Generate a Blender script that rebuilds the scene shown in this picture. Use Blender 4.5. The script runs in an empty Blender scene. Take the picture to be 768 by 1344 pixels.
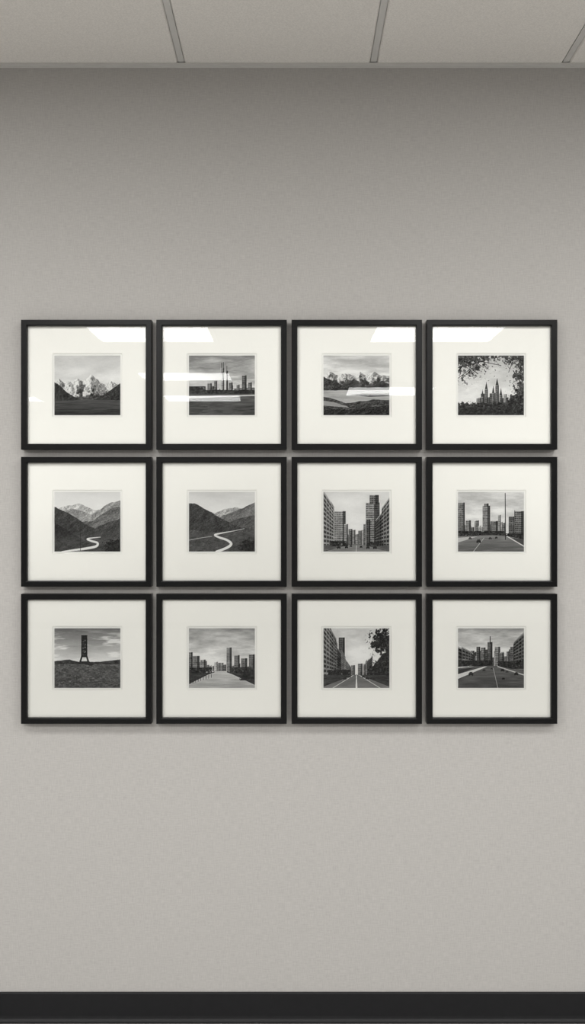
import bpy, bmesh, math
import numpy as np
scene = bpy.context.scene
COL = scene.collection
try:
    scene.view_settings.view_transform = 'Standard'
    scene.view_settings.look = 'None'
except Exception:
    pass

# ------------------------------------------------------------------ dims (m)
CAM_Z = 1.624; CAM_D = 2.80
CEIL = 3.048
RX = 4.6          # half width of the room
RY = 9.4          # room depth
EMIT = 17.2

# ------------------------------------------------------------------ helpers
def link(ob, parent=None):
    COL.objects.link(ob)
    if parent is not None:
        ob.parent = parent
    return ob

def empty(name, loc=(0,0,0)):
    e = bpy.data.objects.new(name, None)
    e.empty_display_size = 0.1
    e.location = loc
    COL.objects.link(e)
    return e

def mesh_obj(name, verts, faces, mat, parent=None, loc=(0,0,0), recalc=False):
    me = bpy.data.meshes.new(name)
    me.from_pydata(verts, [], faces)
    if recalc:
        bm = bmesh.new(); bm.from_mesh(me)
        bmesh.ops.recalc_face_normals(bm, faces=bm.faces)
        bm.to_mesh(me); bm.free()
    me.materials.append(mat)
    ob = bpy.data.objects.new(name, me)
    ob.location = loc
    return link(ob, parent)

def box_data(x0,x1,y0,y1,z0,z1, V, F):
    b = len(V)
    V += [(x0,y0,z0),(x1,y0,z0),(x1,y1,z0),(x0,y1,z0),(x0,y0,z1),(x1,y0,z1),(x1,y1,z1),(x0,y1,z1)]
    F += [(b,b+3,b+2,b+1),(b+4,b+5,b+6,b+7),(b,b+1,b+5,b+4),(b+1,b+2,b+6,b+5),(b+2,b+3,b+7,b+6),(b+3,b,b+4,b+7)]

def new_mat(name):
    m = bpy.data.materials.new(name); m.use_nodes = True
    nt = m.node_tree
    return m, nt, nt.nodes, nt.links, nt.nodes['Principled BSDF']

def s2l(c):
    c = np.asarray(c, dtype=float)
    return np.where(c <= 0.04045, c/12.92, ((c+0.055)/1.055)**2.4)

def simple(name, rgb, rough=0.5, spec=0.5, metal=0.0, nscale=None, namt=0.05, bump=0.0, bdist=0.001):
    m, nt, N, L, P = new_mat(name)
    P.inputs['Base Color'].default_value = (*rgb, 1)
    P.inputs['Roughness'].default_value = rough
    P.inputs['Specular IOR Level'].default_value = spec
    P.inputs['Metallic'].default_value = metal
    if nscale:
        tc = N.new('ShaderNodeTexCoord')
        no = N.new('ShaderNodeTexNoise'); no.inputs['Scale'].default_value = nscale
        no.inputs['Detail'].default_value = 3
        L.new(tc.outputs['Object'], no.inputs['Vector'])
        rp = N.new('ShaderNodeValToRGB')
        rp.color_ramp.elements[0].position = .3; rp.color_ramp.elements[1].position = .7
        rp.color_ramp.elements[0].color = (*[c*(1-namt) for c in rgb],1)
        rp.color_ramp.elements[1].color = (*[c*(1+namt) for c in rgb],1)
        L.new(no.outputs['Fac'], rp.inputs['Fac']); L.new(rp.outputs['Color'], P.inputs['Base Color'])
        if bump:
            bp = N.new('ShaderNodeBump'); bp.inputs['Strength'].default_value = bump
            bp.inputs['Distance'].default_value = bdist
            L.new(no.outputs['Fac'], bp.inputs['Height']); L.new(bp.outputs['Normal'], P.inputs['Normal'])
    return m

# ------------------------------------------------------------------ materials
def wallpaper():
    m, nt, N, L, P = new_mat('woven_wallcovering')
    tc = N.new('ShaderNodeTexCoord')
    def thread(scale, detail=2):
        mp = N.new('ShaderNodeMapping'); mp.inputs['Scale'].default_value = scale
        L.new(tc.outputs['Object'], mp.inputs['Vector'])
        n = N.new('ShaderNodeTexNoise'); n.inputs['Scale'].default_value = 1.0
        n.inputs['Detail'].default_value = detail
        L.new(mp.outputs['Vector'], n.inputs['Vector'])
        return n.outputs['Fac']
    h = thread((40, 40, 420)); v = thread((420, 420, 40)); g = thread((300,300,300))
    def math_(op, a, b):
        q = N.new('ShaderNodeMath'); q.operation = op
        for i, s in enumerate((a, b)):
            if isinstance(s, (int, float)): q.inputs[i].default_value = s
            else: L.new(s, q.inputs[i])
        return q.outputs[0]
    s = math_('ADD', math_('ADD', h, v), math_('MULTIPLY', g, 0.2))
    s = math_('MULTIPLY', s, 1/2.2)
    rp = N.new('ShaderNodeValToRGB')
    rp.color_ramp.elements[0].position = .36; rp.color_ramp.elements[1].position = .64
    base = np.array([.402, .389, .373])
    rp.color_ramp.elements[0].color = (*(base*.90), 1)
    rp.color_ramp.elements[1].color = (*(base*1.08), 1)
    L.new(s, rp.inputs['Fac']); L.new(rp.outputs['Color'], P.inputs['Base Color'])
    bp = N.new('ShaderNodeBump'); bp.inputs['Strength'].default_value = .15; bp.inputs['Distance'].default_value = .0005
    L.new(s, bp.inputs['Height']); L.new(bp.outputs['Normal'], P.inputs['Normal'])
    P.inputs['Roughness'].default_value = .85
    P.inputs['Specular IOR Level'].default_value = .2
    return m

M_wall = wallpaper()
M_tile = simple('acoustic_tile', (.76,.735,.70), .95, .1, nscale=260, namt=.08, bump=.3, bdist=.001)
M_tbar = simple('ceiling_grid_paint', (.60,.59,.57), .5, .3, nscale=20, namt=.02)
M_trimc = simple('wall_angle_paint', (.58,.57,.55), .5, .3, nscale=20, namt=.02)
M_base = simple('rubber_baseboard', (.010,.010,.011), .5, .2, nscale=60, namt=.08)
M_floor = simple('bounce_vinyl_floor', (.38,.375,.365), .5, .3, nscale=30, namt=.06)  # floor is out of view; pale vinyl made up to bounce light onto the ceiling
M_frame = simple('black_satin_wood', (.005,.005,.0052), .3, .15, nscale=40, namt=.1)
M_mat = simple('cream_mat_board', (.865,.857,.825), .9, .15, nscale=500, namt=.008)
M_core = simple('mat_core_white', (.90,.89,.86), .8, .2, nscale=300, namt=.01)
M_paper = simple('print_paper', (.83,.825,.80), .7, .3, nscale=300, namt=.01)
M_back = simple('frame_backing', (.25,.2,.15), .9, .1, nscale=40, namt=.1)
M_house = simple('light_housing', (.75,.75,.74), .4, .4, nscale=20, namt=.02)

M_glass, nt, N, L, P = new_mat('picture_glass')
N.remove(P)
out = N['Material Output']
tr = N.new('ShaderNodeBsdfTransparent'); tr.inputs['Color'].default_value = (.985,.99,.985,1)
gl = N.new('ShaderNodeBsdfGlossy'); gl.inputs['Roughness'].default_value = 0.0
gl.inputs['Color'].default_value = (1,1,1,1)
fr = N.new('ShaderNodeFresnel'); fr.inputs['IOR'].default_value = 1.38
mx = N.new('ShaderNodeMixShader')
L.new(fr.outputs[0], mx.inputs[0]); L.new(tr.outputs[0], mx.inputs[1]); L.new(gl.outputs[0], mx.inputs[2])
L.new(mx.outputs[0], out.inputs['Surface'])

M_emit, nt, N, L, P = new_mat('lit_diffuser')
P.inputs['Base Color'].default_value = (.9,.9,.9,1)
P.inputs['Emission Color'].default_value = (1,.995,.98,1)
P.inputs['Emission Strength'].default_value = EMIT

M_print, nt, N, L, P = new_mat('silver_gelatin_print')
at = N.new('ShaderNodeAttribute'); at.attribute_name = 'print_tone'
L.new(at.outputs['Color'], P.inputs['Base Color'])
P.inputs['Roughness'].default_value = .5
P.inputs['Specular IOR Level'].default_value = .1

# ------------------------------------------------------------------ room shell
T = .12
def room_box(name, x0,x1,y0,y1,z0,z1, mat):
    V=[];F=[]; box_data(x0,x1,y0,y1,z0,z1,V,F)
    return mesh_obj(name, V, F, mat)
room_box('wall_front', -RX-T, RX+T, 0, T, -.1, CEIL+.1, M_wall)
room_box('wall_back', -RX-T, RX+T, -RY-T, -RY, -.1, CEIL+.1, M_wall)
room_box('wall_left', -RX-T, -RX, -RY, 0, -.1, CEIL+.1, M_wall)
room_box('wall_right', RX, RX+T, -RY, 0, -.1, CEIL+.1, M_wall)
room_box('floor', -RX, RX, -RY, 0, -.1, 0, M_floor)

# ceiling : tees recessed between tegular tiles
V=[];F=[]
TB = .61
gx0 = -.353
xs = []
k = gx0
while k > -RX: k -= TB
while k < RX + TB:
    xs.append(k); k += TB
ys = [-TB*i for i in range(0, int(RY/TB)+2)]
hw = .0115
ch = .004
for i in range(len(xs)-1):
    for j in range(len(ys)-1):
        x0 = max(xs[i]+hw, -RX); x1 = min(xs[i+1]-hw, RX)
        y1 = ys[j]-(hw if j else .0); y0 = max(ys[j+1]+hw, -RY)
        if x1-x0 < .03 or y1-y0 < .03: continue
        b=len(V)
        zt, zb, zm = CEIL+.012, CEIL, CEIL+.004
        V += [(x0,y0,zt),(x1,y0,zt),(x1,y1,zt),(x0,y1,zt),
              (x0,y0,zm),(x1,y0,zm),(x1,y1,zm),(x0,y1,zm),
              (x0+ch,y0+ch,zb),(x1-ch,y0+ch,zb),(x1-ch,y1-ch,zb),(x0+ch,y1-ch,zb)]
        for a in (0,4):
            for q in range(4):
                r=(q+1)%4
                F.append((b+a+q, b+a+r, b+a+4+r, b+a+4+q))
        F.append((b+8,b+11,b+10,b+9)); F.append((b,b+1,b+2,b+3))
ceiling = mesh_obj('ceiling', V, F, M_tile, recalc=True)
V=[];F=[]
box_data(-RX,RX,-RY,0,CEIL+.008,CEIL+.06,V,F)
for x in xs:
    if -RX < x < RX: box_data(x-hw+.002,x+hw-.002,-RY,-.001,CEIL+.003,CEIL+.0079,V,F)
mesh_obj('ceiling_grid', V, F, M_tbar, parent=ceiling)
V=[];F=[]
box_data(-RX,RX,-.022,-.0005,CEIL-.0025,CEIL-.0003,V,F)
box_data(-RX,RX,-.003,-.0005,CEIL-.006,CEIL-.0026,V,F)
mesh_obj('trim_1', V, F, M_trimc)

# baseboard with rounded top and cove toe
def baseboard(name, p0, p1, n):
    prof=[(0,.092),(.0035,.0915),(.0055,.089),(.006,.085),(.006,.018),(.008,.010),(.013,.004),(.018,.0015),(.018,0),(0,0)]
    V=[];F=[]
    for p in (p0,p1):
        for d,z in prof: V.append((p[0]+n[0]*d, p[1]+n[1]*d, z+.0003))
    m=len(prof)
    for i in range(m):
        j=(i+1)%m
        F.append((i,j,m+j,m+i))
    F.append(tuple(range(m))); F.append(tuple(range(2*m-1,m-1,-1)))
    return mesh_obj(name,V,F,M_base,recalc=True)
baseboard('baseboard_front',(-RX,-.0004),(RX,-.0004),(0,-1))
baseboard('baseboard_back',(-RX,-RY+.0004),(RX,-RY+.0004),(0,1))
baseboard('baseboard_left',(-RX+.0004,-RY+.03),(-RX+.0004,-.03),(1,0))
baseboard('baseboard_right',(RX-.0004,-RY+.03),(RX-.0004,-.03),(-1,0))

# ------------------------------------------------------------------ ceiling lights
def light_panel(x0,x1,y0,y1):
    cx,cy=(x0+x1)/2,(y0+y1)/2
    e = empty('ceiling_light_panel',(cx,cy,CEIL))
    hx,hy=(x1-x0)/2,(y1-y0)/2
    V=[];F=[]
    r=.02; z0,z1=-.036,-.0005
    box_data(-hx-r,-hx,-hy-r,hy+r,z0,z1,V,F)
    box_data(hx,hx+r,-hy-r,hy+r,z0,z1,V,F)
    box_data(-hx,hx,-hy-r,-hy,z0,z1,V,F)
    box_data(-hx,hx,hy,hy+r,z0,z1,V,F)
    mesh_obj('housing',V,F,M_house,parent=e)
    V=[(-hx,-hy,-.033),(-hx,hy,-.033),(hx,hy,-.033),(hx,-hy,-.033)]
    mesh_obj('diffuser',V,[(0,1,2,3)],M_emit,parent=e)

LX=(-1.55,-.64); RXX=(.635,1.60)
def dd(t): return -(t-CAM_D)
light_panel(LX[0],LX[1],dd(7.2),dd(6.0))
light_panel(RXX[0],RXX[1],dd(7.2),dd(6.0))
light_panel(LX[0],LX[1],dd(9.30),dd(8.79))
light_panel(LX[0],LX[1],dd(11.05),dd(10.5))
light_panel(RXX[0],RXX[1],dd(10.5),dd(9.8))
light_panel(-4.1,-3.12,dd(11.05),dd(10.6))
light_panel(LX[0],LX[1],-1.90,-1.35)
light_panel(RXX[0],RXX[1],-1.90,-1.35)
for sx in (-1,1):  # side panels added out of view to lift the ambient light
    a,b=sorted((sx*2.8,sx*3.7))
    light_panel(a,b,-2.2,-1.35)
    light_panel(a,b,-4.4,-3.2)

# ------------------------------------------------------------------ print painter (units: 86 x 78)
SS=2; GW,GH=200,182
W_,H_=GW*SS,GH*SS
X,Y=np.meshgrid((np.arange(W_)+.5)/W_*86,(np.arange(H_)+.5)/H_*78)

def noise(seed,cx,cy,octv=4,gain=.55):
    rng=np.random.RandomState(seed); out=np.zeros_like(X); a=1;tot=0
    for o in range(octv):
        sx,sy=cx/2**o,cy/2**o
        nx,ny=int(86/sx)+4,int(78/sy)+4
        lat=rng.rand(ny,nx)*2-1
        gx,gy=X/sx,Y/sy
        ix,iy=gx.astype(int),gy.astype(int)
        fx,fy=gx-ix,gy-iy
        fx=fx*fx*(3-2*fx);fy=fy*fy*(3-2*fy)
        v=(lat[iy,ix]*(1-fx)+lat[iy,ix+1]*fx)*(1-fy)+(lat[iy+1,ix]*(1-fx)+lat[iy+1,ix+1]*fx)*fy
        out+=a*v;tot+=a;a*=gain
    return out/tot*1.6

def relief(seed,cx,cy,gain=.62):
    """side-lit terrain texture, ~unit std"""
    n=noise(seed,cx,cy,5,gain)
    d=n-np.roll(n,5,axis=1)*.7-np.roll(n,4,axis=0)*.3
    d=d-d.mean(); return np.clip(d/(d.std()+1e-6),-2.2,2.2)

def blur(im,r):
    k=np.ones(2*r+1)/(2*r+1)
    p=np.pad(im,r,mode='edge')
    p=np.apply_along_axis(lambda a:np.convolve(a,k,'valid'),1,p)
    return np.apply_along_axis(lambda a:np.convolve(a,k,'valid'),0,p)

def sky(top,bot,amp,seed,cx=26,cy=9,hor=50):
    t=np.clip(Y/hor,0,1)
    n=noise(seed,cx,cy,5,.62)
    return top+(bot-top)*t+amp*n

def ridge(pts,rough,seed,cx=8):
    xs_,ys_=zip(*pts)
    base=np.interp(X[0],xs_,ys_)
    n=noise(seed,cx,500,5,.6)[0]
    return base+n*rough

def below(h): return np.clip((Y-h[None,:])*2.5+.5,0,1)
def blend(img,mask,tone): return img*(1-mask)+tone*mask
def rect(x0,x1,y0,y1): return ((X>=x0)&(X<x1)&(Y>=y0)&(Y<y1)).astype(float)
def poly(pts):
    m=np.zeros(X.shape,bool); n=len(pts); j=n-1
    for i in range(n):
        xi,yi=pts[i];xj,yj=pts[j]
        if yi!=yj:
            c=((yi>Y)!=(yj>Y))&(X<(xj-xi)*(Y-yi)/(yj-yi)+xi)
            m^=c
        j=i
    return m.astype(float)
def line(x0,y0,x1,y1,w):
    dx,dy=x1-x0,y1-y0; l2=dx*dx+dy*dy
    t=np.clip(((X-x0)*dx+(Y-y0)*dy)/l2,0,1)
    d=np.hypot(X-x0-t*dx,Y-y0-t*dy)
    return np.clip((w/2-d)*3+.5,0,1)
def curve(pts,tone,img):
    P_=np.array(pts,float); n=len(P_)
    mask=np.zeros_like(X)
    for i in range(n-1):
        p0=P_[max(i-1,0)];p1=P_[i];p2=P_[i+1];p3=P_[min(i+2,n-1)]
        prev=None
        for t in np.linspace(0,1,9):
            q=.5*((2*p1)+(-p0+p2)*t+(2*p0-5*p1+4*p2-p3)*t*t+(-p0+3*p1-3*p2+p3)*t**3)
            if prev is not None: mask=np.maximum(mask,line(prev[0],prev[1],q[0],q[1],max(q[2],.3)))
            prev=q
    return blend(img,mask,tone)
def bld(img,x0,x1,top,base,tone,wx=2.0,wy=2.4,win=-60,side=0.35,seed=0):
    m=rect(x0,x1,top,base)
    rs=np.random.RandomState(int(seed*31+x0*7+top*3)%99991)
    nx_,ny_=int((x1-x0)/wx)+2,int((base-top)/wy)+2
    rnd=rs.rand(ny_,nx_)
    iu=np.clip(((X-x0)/wx).astype(int),0,nx_-1); iv=np.clip(((Y-top)/wy).astype(int),0,ny_-1)
    fl=(((Y-top)%wy)>wy*.42).astype(float)
    co_=(((X-x0)%wx)>wx*.42).astype(float)
    t=tone+win*fl*(.2+.8*co_)*(.45+.8*rnd[iv,iu])
    t=t+noise(seed+900,4,5,3,.8)*22
    t=np.where(Y<top+.7,tone+35,t)
    t=np.where(X>x1-(x1-x0)*side,t*.52,t)
    t=t+(Y-top)/(max(base-top,1))*-12
    return blend(img,m,np.clip(t,12,245))
def facade(img,x0,x1,vx,vy,k,kb,tone,win=-60,seed=0,nf=7.,pc=30.):
    r=np.abs(X-vx)+1e-6
    u=pc*3/(r)*2.2
    blk=np.floor(u/4.0)
    vary=((np.sin(blk*12.9898+seed)*43758.5)%1-.5)
    ktop=k*(1+vary*.22)
    m=((X>=x0)&(X<x1)&(Y>vy-ktop*r)&(Y<vy+kb*r)).astype(float)
    v=(vy-Y)/r/k*nf
    w=((v%1)>.42)*(.25+.75*((u%1)>.4))
    t=tone+vary*80+win*w+noise(seed+500,4,4,4,.8)*28
    t=np.where((v>nf*(1+vary*.22)-.4),tone+45,t)
    return blend(img,m,np.clip(t,12,245))
def foliage(img,mask_soft,tone,seed,c=3.,var=30):
    n=noise(seed,c,c,4,.75)
    m=np.clip((mask_soft*1.5-.8+n*.7)*6+.5,0,1)*np.clip(mask_soft*8,0,1)
    return blend(img,m,tone+var*noise(seed+1,2.4,2.4,3,.85))
def road(img,vx,vy,kl,kr,tone,seed,amp=10):
    m=((Y>vy)&(X>vx-kl*(Y-vy)-.5)&(X<vx+kr*(Y-vy)+.5)).astype(float)
    return blend(img,m,tone+amp*noise(seed,14,2.0,4)+(Y-vy)*.3)
def car(img,x,y,s,tone=35):
    img=blend(img,rect(x-s,x+s,y-s*.55,y+s*.35),tone)
    img=blend(img,rect(x-s*.65,x+s*.65,y-s*1.05,y-s*.5),tone+50)
    img=blend(img,rect(x-s*.6,x+s*.6,y-s*.9,y-s*.6),tone-15)
    img=blend(img,rect(x-s*.9,x-s*.5,y+s*.3,y+s*.6),12)
    return blend(img,rect(x+s*.5,x+s*.9,y+s*.3,y+s*.6),12)
def skyline(img,x0,x1,topmin,topmax,base,seed,t0=60,t1=130):
    rng=np.random.RandomState(seed); x=x0
    while x<x1:
        w=rng.uniform(2.6,6); tp=rng.uniform(topmin,topmax)
        img=bld(img,x,min(x+w,x1),tp,base,rng.uniform(t0+15,t1+50),wx=rng.uniform(1.3,2.2),wy=rng.uniform(1.6,2.6),win=-55,seed=seed+int(x))
        x+=w*rng.uniform(.75,1.0)
    return img

def snowpeaks(im,pts,rough,seed,depth,snowbias=.55):
    """peaks whose ribs run down from the ridge line; lit on the left flank"""
    h=ridge(pts,rough,seed,6)
    D=np.maximum(Y-h[None,:],0)
    wob=noise(seed+5,10,12,4,.6)*7
    xi=np.clip(((X+wob*np.clip(D/8,0,1))/86*W_).astype(int),3,W_-4)
    hs=np.convolve(np.pad(h,6,mode='edge'),np.ones(13)/13,'valid')
    slope=(hs[np.clip(xi+6,0,W_-1)]-hs[np.clip(xi-6,0,W_-1)])
    lit=np.tanh(slope*1.3)
    rl=relief(seed+1,9,8,.66); n=noise(seed+2,6,5,5,.72)
    dep=np.clip(D/depth,0,1.6)
    snow=np.clip((snowbias-dep*.75+n*.5-lit*.15)*2.6+.5,0,1)
    t=blend(70+rl*18-lit*14,snow,np.clip(180-lit*36+rl*26,60,240))
    return blend(im,below(h),t)

def pic0():  # snowy mountains
    im=sky(192,216,12,1,30,10,40)
    im=snowpeaks(im,[(0,38),(7,31),(13,36),(18,34),(24,36),(30,30),(37,35),(42,30),(48,24),(52,30),(56,32),(60,35),(66,38),(74,34),(80,37),(86,40)],2.0,2,26,.50)
    im=blend(im,below(ridge([(0,52),(24,53),(36,55),(45,56),(60,54),(86,52)],1.2,5)),76+16*relief(15,8,6))
    im=blend(im,below(ridge([(0,34),(8,40),(17,48),(27,55),(38,59),(86,62)],.9,6)),50+15*relief(7,9,6))
    im=blend(im,below(ridge([(0,64),(42,60),(54,57),(65,51),(76,43),(86,36)],.9,8)),46+15*relief(9,9,6))
    im=blend(im,below(ridge([(0,59),(40,57.5),(86,58.5)],.4,10)),84-(Y-58)*1.8+20*noise(11,20,1.6,5,.7))
    return im
def pic1():
    im=sky(145,210,44,21,30,7,48)
    im=blend(im,below(ridge([(0,43),(30,44),(86,42)],.5,22)),105+22*noise(23,6,2,4))
    im=skyline(im,22,60,38,44,50,24,70,150)
    im=bld(im,24,30,36,50,150); im=bld(im,33,37,33,50,120)
    im=bld(im,41.5,46,16,50,190,wx=5,wy=3,win=-70,side=.45)
    im=blend(im,line(42.8,24,42.8,10,.9),50); im=blend(im,line(45,20,45,9,.7),40)
    im=bld(im,48.5,51,20,50,90,wx=1,wy=2.5); im=blend(im,line(49.5,22,49.5,14,.7),50)
    im=bld(im,52,57,35,50,140); im=bld(im,69,75,26,50,115); im=bld(im,62,66,38,50,150); im=bld(im,77,82,35,50,125)
    im=foliage(im,rect(0,86,45,51)*.85,45,25,2.5,35)
    im=foliage(im,rect(0,22,40,50)*.8,55,26,2.5,35)
    im=blend(im,rect(0,86,50,78),95-(Y-50)*.9+24*noise(27,22,1.8,5,.7))
    im=blend(im,poly([(0,53),(86,51.2),(86,52.6),(0,56)]),190)
    im=blend(im,poly([(10,78),(40,55),(48,55),(70,78)]),85+14*noise(28,10,2,4))
    return im
def pic2():
    im=sky(185,222,30,31,32,7,30)
    im=snowpeaks(im,[(0,27),(10,21),(18,25),(28,23),(38,27),(48,22),(56,26),(66,21),(74,25),(86,27)],1.7,32,13,.50)
    im=blend(im,below(ridge([(0,28),(12,33),(24,38),(40,43),(60,41),(86,36)],1.2,34)),56+18*relief(35,12,7))
    im=blend(im,below(ridge([(0,45.5),(86,45)],.3,350)),172+20*noise(36,26,1.8,5,.7))
    im=blend(im,poly([(34,51),(52,49.5),(86,50),(86,53),(60,54),(46,52.5)]),62)
    im=blend(im,below(ridge([(0,53),(14,57),(30,62),(50,60),(66,57),(86,58)],.8,37)),70+20*relief(38,12,4))
    im=blend(im,poly([(0,59),(14,61),(30,66),(34,68),(10,66),(0,65)]),150)
    im=blend(im,below(ridge([(0,67),(24,71),(44,69),(86,64)],.8,39)),42+16*relief(40,9,4))
    return im
def pic3():
    im=sky(186,220,14,41,24,9,60)
    im=skyline(im,24,66,48,56,66,42,80,130)
    for cx,tp,w in ((37,38,4),(46,43,3.4),(51,33,4.6),(56,46,3.6),(32,48,3.6)):
        im=blend(im,poly([(cx-w/2,tp+7),(cx,tp-4),(cx+w/2,tp+7)]),62)
        im=bld(im,cx-w/2,cx+w/2,tp+6,66,125,win=-50)
    im=foliage(im,np.clip((Y-58)/8,0,1)*1.0,52,43,3,46)
    im=foliage(im,np.clip((Y-46)/14,0,1)*np.clip((X-58)/12,0,1)*1.1,50,44,3,46)
    im=blend(im,below(ridge([(0,68),(86,67)],1.0,45)),52+32*noise(46,3,2,4,.8))
    for a in ((0,16,34,7,1.3),(30,8,56,13,.8),(86,14,62,8,1.1),(0,3,26,24,1.1),(86,42,72,20,1.2),(10,0,34,16,.7),(0,30,16,18,.8),(74,0,66,22,.7)):
        im=blend(im,line(*a),36)
    d=np.clip(1.22-np.hypot(X/60,Y/42)*1.0,0,1)*.74; im=foliage(im,d,58,47,3.0,55)
    d=np.clip((X-56)/26,0,1)*.74*np.clip(1.3-(Y-26)/90,0,1); im=foliage(im,d,58,48,2.8,55)
    d=np.clip(.9-Y/24,0,1)*.8; im=foliage(im,d,58,49,2.8,55)
    return im
def hills(layers,im):
    for pts,tone,seed,rough in layers:
        h=ridge(pts,rough,seed,10)
        tex=relief(seed+50,16,10,.6)
        im=blend(im,below(h),tone+tex*(tone*.08+5)+np.clip((Y-h[None,:])*.9,0,24)*(1 if tone>90 else -.2))
    return im
def pic4():
    im=sky(205,226,5,51,40,12,30)
    im=hills([([(0,24),(12,20),(24,17),(32,15),(42,20),(54,24),(86,18)],178,52,1.2),
              ([(0,28),(20,22),(34,24),(48,30),(60,22),(72,15),(86,12)],146,53,1.3),
              ([(0,38),(40,40),(52,36),(64,27),(76,21),(86,19)],104,54,1.2),
              ([(0,20),(8,22),(20,29),(32,37),(44,44),(56,50),(86,54)],66,55,1.3),
              ([(0,60),(40,56),(56,46),(70,40),(86,34)],74,56,1.2),
              ([(0,40),(10,46),(26,56),(44,66),(60,70),(86,72)],48,57,1.2)],im)
    im=blend(im,rect(0,86,52,78)*np.clip((Y-52)/10,0,1)*.5,95+30*noise(58,6,3,4,.8))
    im=curve([(60,59,.8),(50,60,1.4),(43,61.5,2.2),(48,64,2.6),(56,66.5,2.8),(54,71,3.2),(40,74,3.2),(24,76,2.4),(10,78,1.6)],228,im)
    im=foliage(im,np.clip((X-58)/18,0,1)*np.clip((Y-58)/8,0,1),38,59,2.5,28)
    im=blend(im,line(34,78,34,38,.5),45)
    return im
def pic5():
    im=sky(195,224,8,61,40,12,30)
    im=hills([([(0,30),(30,28),(50,22),(62,20),(72,24),(86,19)],170,62,1.0),
              ([(0,40),(38,34),(52,28),(64,24),(76,18),(86,14)],112,63,1.2),
              ([(0,50),(50,42),(62,36),(74,33),(86,30)],90,64,1.1),
              ([(0,15),(8,16),(20,22),(32,29),(44,36),(56,42),(70,47),(86,49)],68,65,1.0),
              ([(0,50),(20,52),(40,54),(60,52),(86,46)],82,66,1.0)],im)
    im=blend(im,rect(0,86,52,78)*.6,80+30*noise(68,6,3,4,.8))
    im=curve([(72,48,.5),(58,51,.8),(44,53.5,1.6),(34,56,2.4),(40,59.5,2.8),(50,63,3.0),(55,68,3.4),(49,73,3.4),(36,78,3.2)],228,im)
    im=curve([(30,58,.6),(16,60,.7),(0,63,.7)],170,im)
    im=foliage(im,np.clip((X-56)/22,0,1)*np.clip((Y-56)/14,0,1)*1.2,38,69,2.5,26)
    return im
def pic6():
    im=sky(206,226,8,71,30,12,50)
    vx,vy=43,68
    im=skyline(im,30,56,46,60,70,72,110,160)
    im=bld(im,14,29,25,72,165,2.4,2.8,-75,.25); im=bld(im,27,32,42,72,170,1.8,2.4,-50)
    im=bld(im,34,37,50,72,125); im=bld(im,52,58,42,72,130)
    im=facade(im,0,14,vx,vy,1.55,.12,120,-90,73,11,60)
    im=bld(im,55,73,14,72,160,2.6,2.9,-95,.4,5); im=bld(im,60,72,4,16,130,2.4,2.8,-60,.4,6)
    im=facade(im,68,86,vx,vy,1.38,.12,115,-90,75,10,60)
    im=bld(im,56,61,36,72,95)
    im=road(im,vx,68,6,6,125,76); im=blend(im,rect(0,86,69.5,78)*(np.abs(X-43)>(Y-67)*3.6+2),95+18*noise(77,5,1.5,3))
    im=foliage(im,rect(8,32,64,71)*.7+rect(56,78,65,71)*.7,36,78,2.2,30)
    for c in ((36,71,1.5),(49,72,1.7),(30,72.5,2.0),(58,73,2.3),(67,73,2.5),(20,73,2.3)): im=car(im,*c)
    im=blend(im,line(43,70,42.6,78,.6),215)
    return im
def pic7():
    im=sky(190,224,26,81,28,8,50)
    im=skyline(im,8,62,37,46,58,82,70,140)
    im=bld(im,0,9,14,58,130,2.2,2.5,-70,.2,1); im=bld(im,32,42,18,58,150,2.0,2.2,-60,.38,2); im=bld(im,34,40,15,19,140)
    im=bld(im,10,17,37,58,150,seed=3); im=bld(im,44,52,38,58,130,seed=4); im=bld(im,52,56,30,58,165,seed=5)
    im=bld(im,66,76,32,60,110,2.2,2.4,-55); im=bld(im,73,86,25,62,130,2.4,2.6,-75,.3,6)
    im=foliage(im,rect(0,60,51,58)*.8,42,83,2.4,34)
    im=foliage(im,rect(62,86,54,63)*.8,38,84,2.4,30)
    im=blend(im,below(ridge([(0,58),(40,56.5),(60,57),(86,62)],.2,85)),124+(Y-58)*-1.2+14*noise(86,20,1.6,4))
    im=blend(im,poly([(0,60),(26,58),(0,66)]),185)
    im=blend(im,line(64,58,86,71,1.1),222); im=blend(im,line(34,60,20,78,.6),190)
    im=blend(im,poly([(70,60),(86,62),(86,70)]),75)
    im=blend(im,line(61.5,2,61.8,62,1.1),48); im=blend(im,line(74,24,74,60,.6),50)
    for c in ((27,65,3.0,40),(42,61,2.0,60),(50,60,1.7,45),(16,61,2.0,70)): im=car(im,*c)
    return im
def pic8():
    im=sky(110,210,12,91,30,6,42)
    n=noise(92,26,4.5,5); im=blend(im,np.clip(n*1.7-.15,0,1)*np.clip(Y/14,0,1)*.8,230)
    h=ridge([(0,43),(20,41),(32,44),(60,43.5),(86,41)],.5,93)
    im=blend(im,below(h),96+(Y-42)*-.6+46*noise(94,3.4,1.6,5,.85))
    im=blend(im,rect(0,86,41,47)*below(h),58+22*noise(95,4,2,4))
    im=blend(im,poly([(35.8,9),(42.2,9),(42.8,38),(35.2,38)]),78+60*noise(96,2.5,3,3,.8))
    for s in (-1,1):
        im=blend(im,line(39+s*2.8,10,39+s*3.1,37,1.9),26)
        im=blend(im,line(39+s*2.9,36,39+s*6.0,46,2.2),24)
    for i,y in enumerate((10,14.5,19,23.5,28,32.5,37)):
        im=blend(im,line(35.6,y,42.4,y,1.4),28)
        if i<6: im=blend(im,line(36.4 if i%2 else 41.6,y,41.6 if i%2 else 36.4,y+4.5,1.2),34)
    im=blend(im,rect(35.4,42.6,9,15),34)
    im=blend(im,poly([(30,45),(34,43),(45,43),(52,47),(48,49)]),44)
    return im
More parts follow.
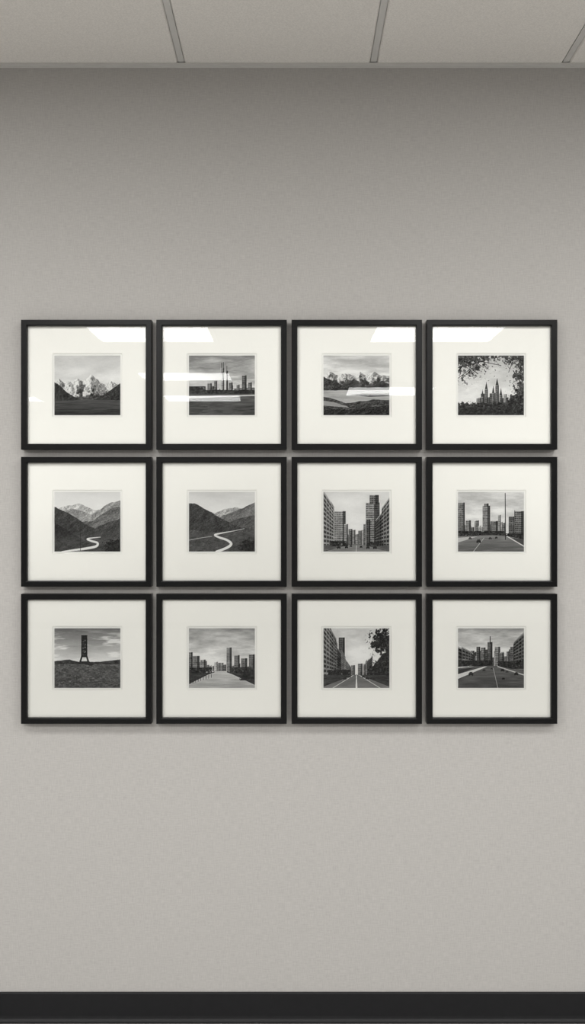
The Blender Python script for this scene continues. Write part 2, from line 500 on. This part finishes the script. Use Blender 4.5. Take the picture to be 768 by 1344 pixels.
def pic9():
    im=sky(155,220,34,101,30,7,46)
    im=skyline(im,0,86,42,50,56,102,80,150)
    im=bld(im,0,5,31,58,120); im=bld(im,5,14,36,60,140,seed=2); im=bld(im,15,22,41,58,160,seed=3)
    im=bld(im,49,56,25,58,150,1.8,2.1,-50,.42); im=bld(im,59,66,35,58,140); im=bld(im,68,76,39,60,125); im=bld(im,78,86,34,62,115)
    im=foliage(im,rect(0,30,51,60)*.8+rect(56,86,51,62)*.85,40,103,2.6,34)
    im=blend(im,rect(0,86,59,78),56+22*noise(104,6,2,4,.8))
    im=blend(im,poly([(34,56),(48,56),(86,74),(86,78),(0,78),(0,73)]),190+16*noise(105,16,1.6,4)-(Y-56)*1.3)
    im=blend(im,line(0,69,33,57,1.2),45); im=blend(im,line(50,57,86,70,1.3),45)
    im=foliage(im,np.clip((X-56)/20,0,1)*rect(50,86,56,68),36,106,2.4,30)
    for x in np.arange(2,30,3.4): im=blend(im,line(x,60+(30-x)*.28,x,64+(30-x)*.3,.6),30)
    return im
def pic10():
    im=sky(200,230,18,111,26,10,60)
    vx,vy=43,60
    im=bld(im,20,28,12,62,90,2,2.4,-45,.3)
    im=facade(im,0,17,vx,vy,1.8,.2,110,-90,112,12,60)
    im=facade(im,17,29,vx,vy,1.5,.2,80,-60,113,11,60)
    im=facade(im,27,36,vx,vy,1.35,.2,115,-70,114,8,50)
    im=facade(im,52,64,vx,vy,1.3,.2,110,-70,115,8,50)
    im=bld(im,36,41,48,61,140); im=bld(im,45,51,46,61,130)
    d=np.clip((X-52)/10,0,1)*np.clip((Y-(62-(X-45)*1.05))/12,0,1)*1.3
    im=foliage(im,d,38,116,3.2,40)
    d=1.2-np.hypot((X-77)/16,(Y-18)/17)*.72; im=foliage(im,np.clip(d,0,1)*1.0,38,117,3.0,40)
    im=foliage(im,rect(6,36,54,64)*.75,34,118,2.6,26)
    im=road(im,vx,60.5,3.2,3.2,108,119)
    im=blend(im,(rect(0,86,61,78))*(np.abs(X-43)>(Y-60)*2.6+1),56+18*noise(120,6,1.6,3))
    im=blend(im,poly([(42.5,61),(43.5,61),(44.3,78),(41.8,78)]),230)
    im=blend(im,line(38,62,12,78,.7),205); im=blend(im,line(48,62,74,78,.7),205)
    for c in ((34,63.5,1.6),(52,63.5,1.7),(57,65.5,2.2),(28,66,2.1)): im=car(im,*c)
    return im
def pic11():
    im=sky(170,224,34,121,30,7,44)
    im=skyline(im,14,74,27,38,50,122,70,140)
    im=bld(im,38.5,45,18,50,105,1.6,2.2,-40,.42); im=blend(im,line(42,20,42,11,1.2),50)
    im=bld(im,30,36,25,50,130,seed=2); im=bld(im,48,55,24,50,145,seed=3); im=bld(im,24,29,24,50,100,seed=4); im=bld(im,54,60,32,50,120,seed=5)
    im=facade(im,0,20,46,46,.55,.10,110,-80,123,5,50)
    im=bld(im,68,74,24,54,115); im=facade(im,72,86,40,50,1.0,.2,100,-85,124,9,60)
    im=foliage(im,rect(0,44,42,50)*.8+rect(52,86,43,53)*.8,36,125,2.6,34)
    im=blend(im,below(ridge([(0,52),(36,49),(50,49),(86,56)],.2,126)),96-(Y-50)*.7+15*noise(127,18,1.8,4))
    im=blend(im,poly([(0,60),(34,50),(38,50),(0,66)]),205)
    im=blend(im,poly([(0,54),(22,51),(0,60)]),50)
    im=blend(im,line(52,50,86,61,1.2),195); im=blend(im,line(46,52,52,78,.6),170)
    for c in ((17,60,3.1,30),(58,55,2.4,28),(59,66,1.9,22),(34,55,1.9,50),(76,60,2.6,30),(44,53,1.3,40),(64,57,1.8,60)): im=car(im,*c)
    return im

PICS=[pic0,pic1,pic2,pic3,pic4,pic5,pic6,pic7,pic8,pic9,pic10,pic11]

def paint(i):
    im=PICS[i]()
    im=np.clip(im,8,245)
    im=im+.4*(im-blur(im,5))            # darkroom edge contrast
    im=im+np.random.RandomState(700+i).randn(*im.shape)*5
    im=np.clip(im,4,245)
    im=im.reshape(GH,SS,GW,SS).mean(axis=(1,3))
    im=np.clip((im-120)*1.10+127,8,242)/255
    return s2l(im)*.94

# ------------------------------------------------------------------ framed photographs
FW,FH=.4125,.4105       # outer frame
RAIL=.0185; DEP=.030
PW,PH=.2095,.1895       # print
OW,OH=.2215,.2030       # mat window

def ring(rects):
    V=[];F=[]
    for hw_,hh_,y in rects: V += [(-hw_,y,-hh_),(hw_,y,-hh_),(hw_,y,hh_),(-hw_,y,hh_)]
    for r in range(len(rects)-1):
        for q in range(4):
            s=(q+1)%4
            F.append((4*r+q,4*r+s,4*r+4+s,4*r+4+q))
    return V,F

def framed(i,cx,cz):
    e=empty('framed_photograph',(cx,0,cz))
    a,b=FW/2,FH/2
    prof=[(0,-.001),(0,-DEP+.0012),(.0012,-DEP),(RAIL-.003,-DEP),(RAIL-.0012,-DEP+.0008),(RAIL,-DEP+.0025),(RAIL,-.0165),(RAIL-.004,-.0165),(RAIL-.004,-.001),(0,-.001)]
    V,F=ring([(a-u,b-u,y) for u,y in prof])
    mesh_obj('moulding',V,F,M_frame,parent=e,recalc=True)
    ia,ib=a-RAIL+.0035,b-RAIL+.0035
    V,F=ring([(ia,ib,-.0150),(OW/2,OH/2,-.0150)])
    mesh_obj('mat_board',V,F,M_mat,parent=e)
    V,F=ring([(OW/2,OH/2,-.0150),(OW/2-.0016,OH/2-.0016,-.0132)])
    mesh_obj('mat_bevel',V,F,M_core,parent=e)
    V=[(-ia,-.013,-ib),(ia,-.013,-ib),(ia,-.013,ib),(-ia,-.013,ib)]
    mesh_obj('mount_paper',V,[(0,1,2,3)],M_paper,parent=e)
    V=[];F=[];box_data(-ia,ia,-.012,-.0015,-ib,ib,V,F)
    mesh_obj('backing_board',V,F,M_back,parent=e)
    V=[(-ia,-.0163,-ib),(ia,-.0163,-ib),(ia,-.0163,ib),(-ia,-.0163,ib)]
    mesh_obj('glass',V,[(0,1,2,3)],M_glass,parent=e)
    t=paint(i)
    gx=np.linspace(-PW/2,PW/2,GW); gz=np.linspace(PH/2,-PH/2,GH)
    XX,ZZ=np.meshgrid(gx,gz)
    co=np.stack([XX,np.full_like(XX,-.0131),ZZ],-1).reshape(-1,3).astype(np.float32)
    idx=np.arange(GW*GH).reshape(GH,GW)
    f=np.stack([idx[1:,:-1],idx[1:,1:],idx[:-1,1:],idx[:-1,:-1]],-1).reshape(-1,4).astype(np.int32)
    me=bpy.data.meshes.new('photo_print')
    me.vertices.add(len(co)); me.vertices.foreach_set('co',co.ravel())
    me.loops.add(f.size); me.loops.foreach_set('vertex_index',f.ravel())
    me.polygons.add(len(f)); me.polygons.foreach_set('loop_start',np.arange(0,f.size,4,dtype=np.int32))
    me.update(calc_edges=True)
    ca=me.color_attributes.new('print_tone','FLOAT_COLOR','POINT')
    c=np.ones((GW*GH,4),np.float32)
    tt=t.reshape(-1); c[:,0]=tt*1.0; c[:,1]=tt*.995; c[:,2]=tt*.98
    ca.data.foreach_set('color',c.ravel())
    me.materials.append(M_print)
    me.validate()
    link(bpy.data.objects.new('photo_print',me),e)

CX=-.0106; PX=.4277; CZ=1.593; PZ=.4335
for r in range(3):
    for c in range(4):
        framed(r*4+c, CX+(c-1.5)*PX, CZ-(r-1)*PZ)

# ------------------------------------------------------------------ world + camera
w=bpy.data.worlds.new('World'); scene.world=w; w.use_nodes=True
w.node_tree.nodes['Background'].inputs[0].default_value=(.5,.5,.5,1)
w.node_tree.nodes['Background'].inputs[1].default_value=.2
cam=bpy.data.cameras.new('camera'); co=bpy.data.objects.new('camera',cam); COL.objects.link(co)
co.location=(0,-CAM_D,CAM_Z); co.rotation_euler=(math.pi/2,0,0)
cam.sensor_fit='VERTICAL'; cam.sensor_height=24; cam.lens=24*411*CAM_D/1344
cam.clip_start=.05
scene.camera=co
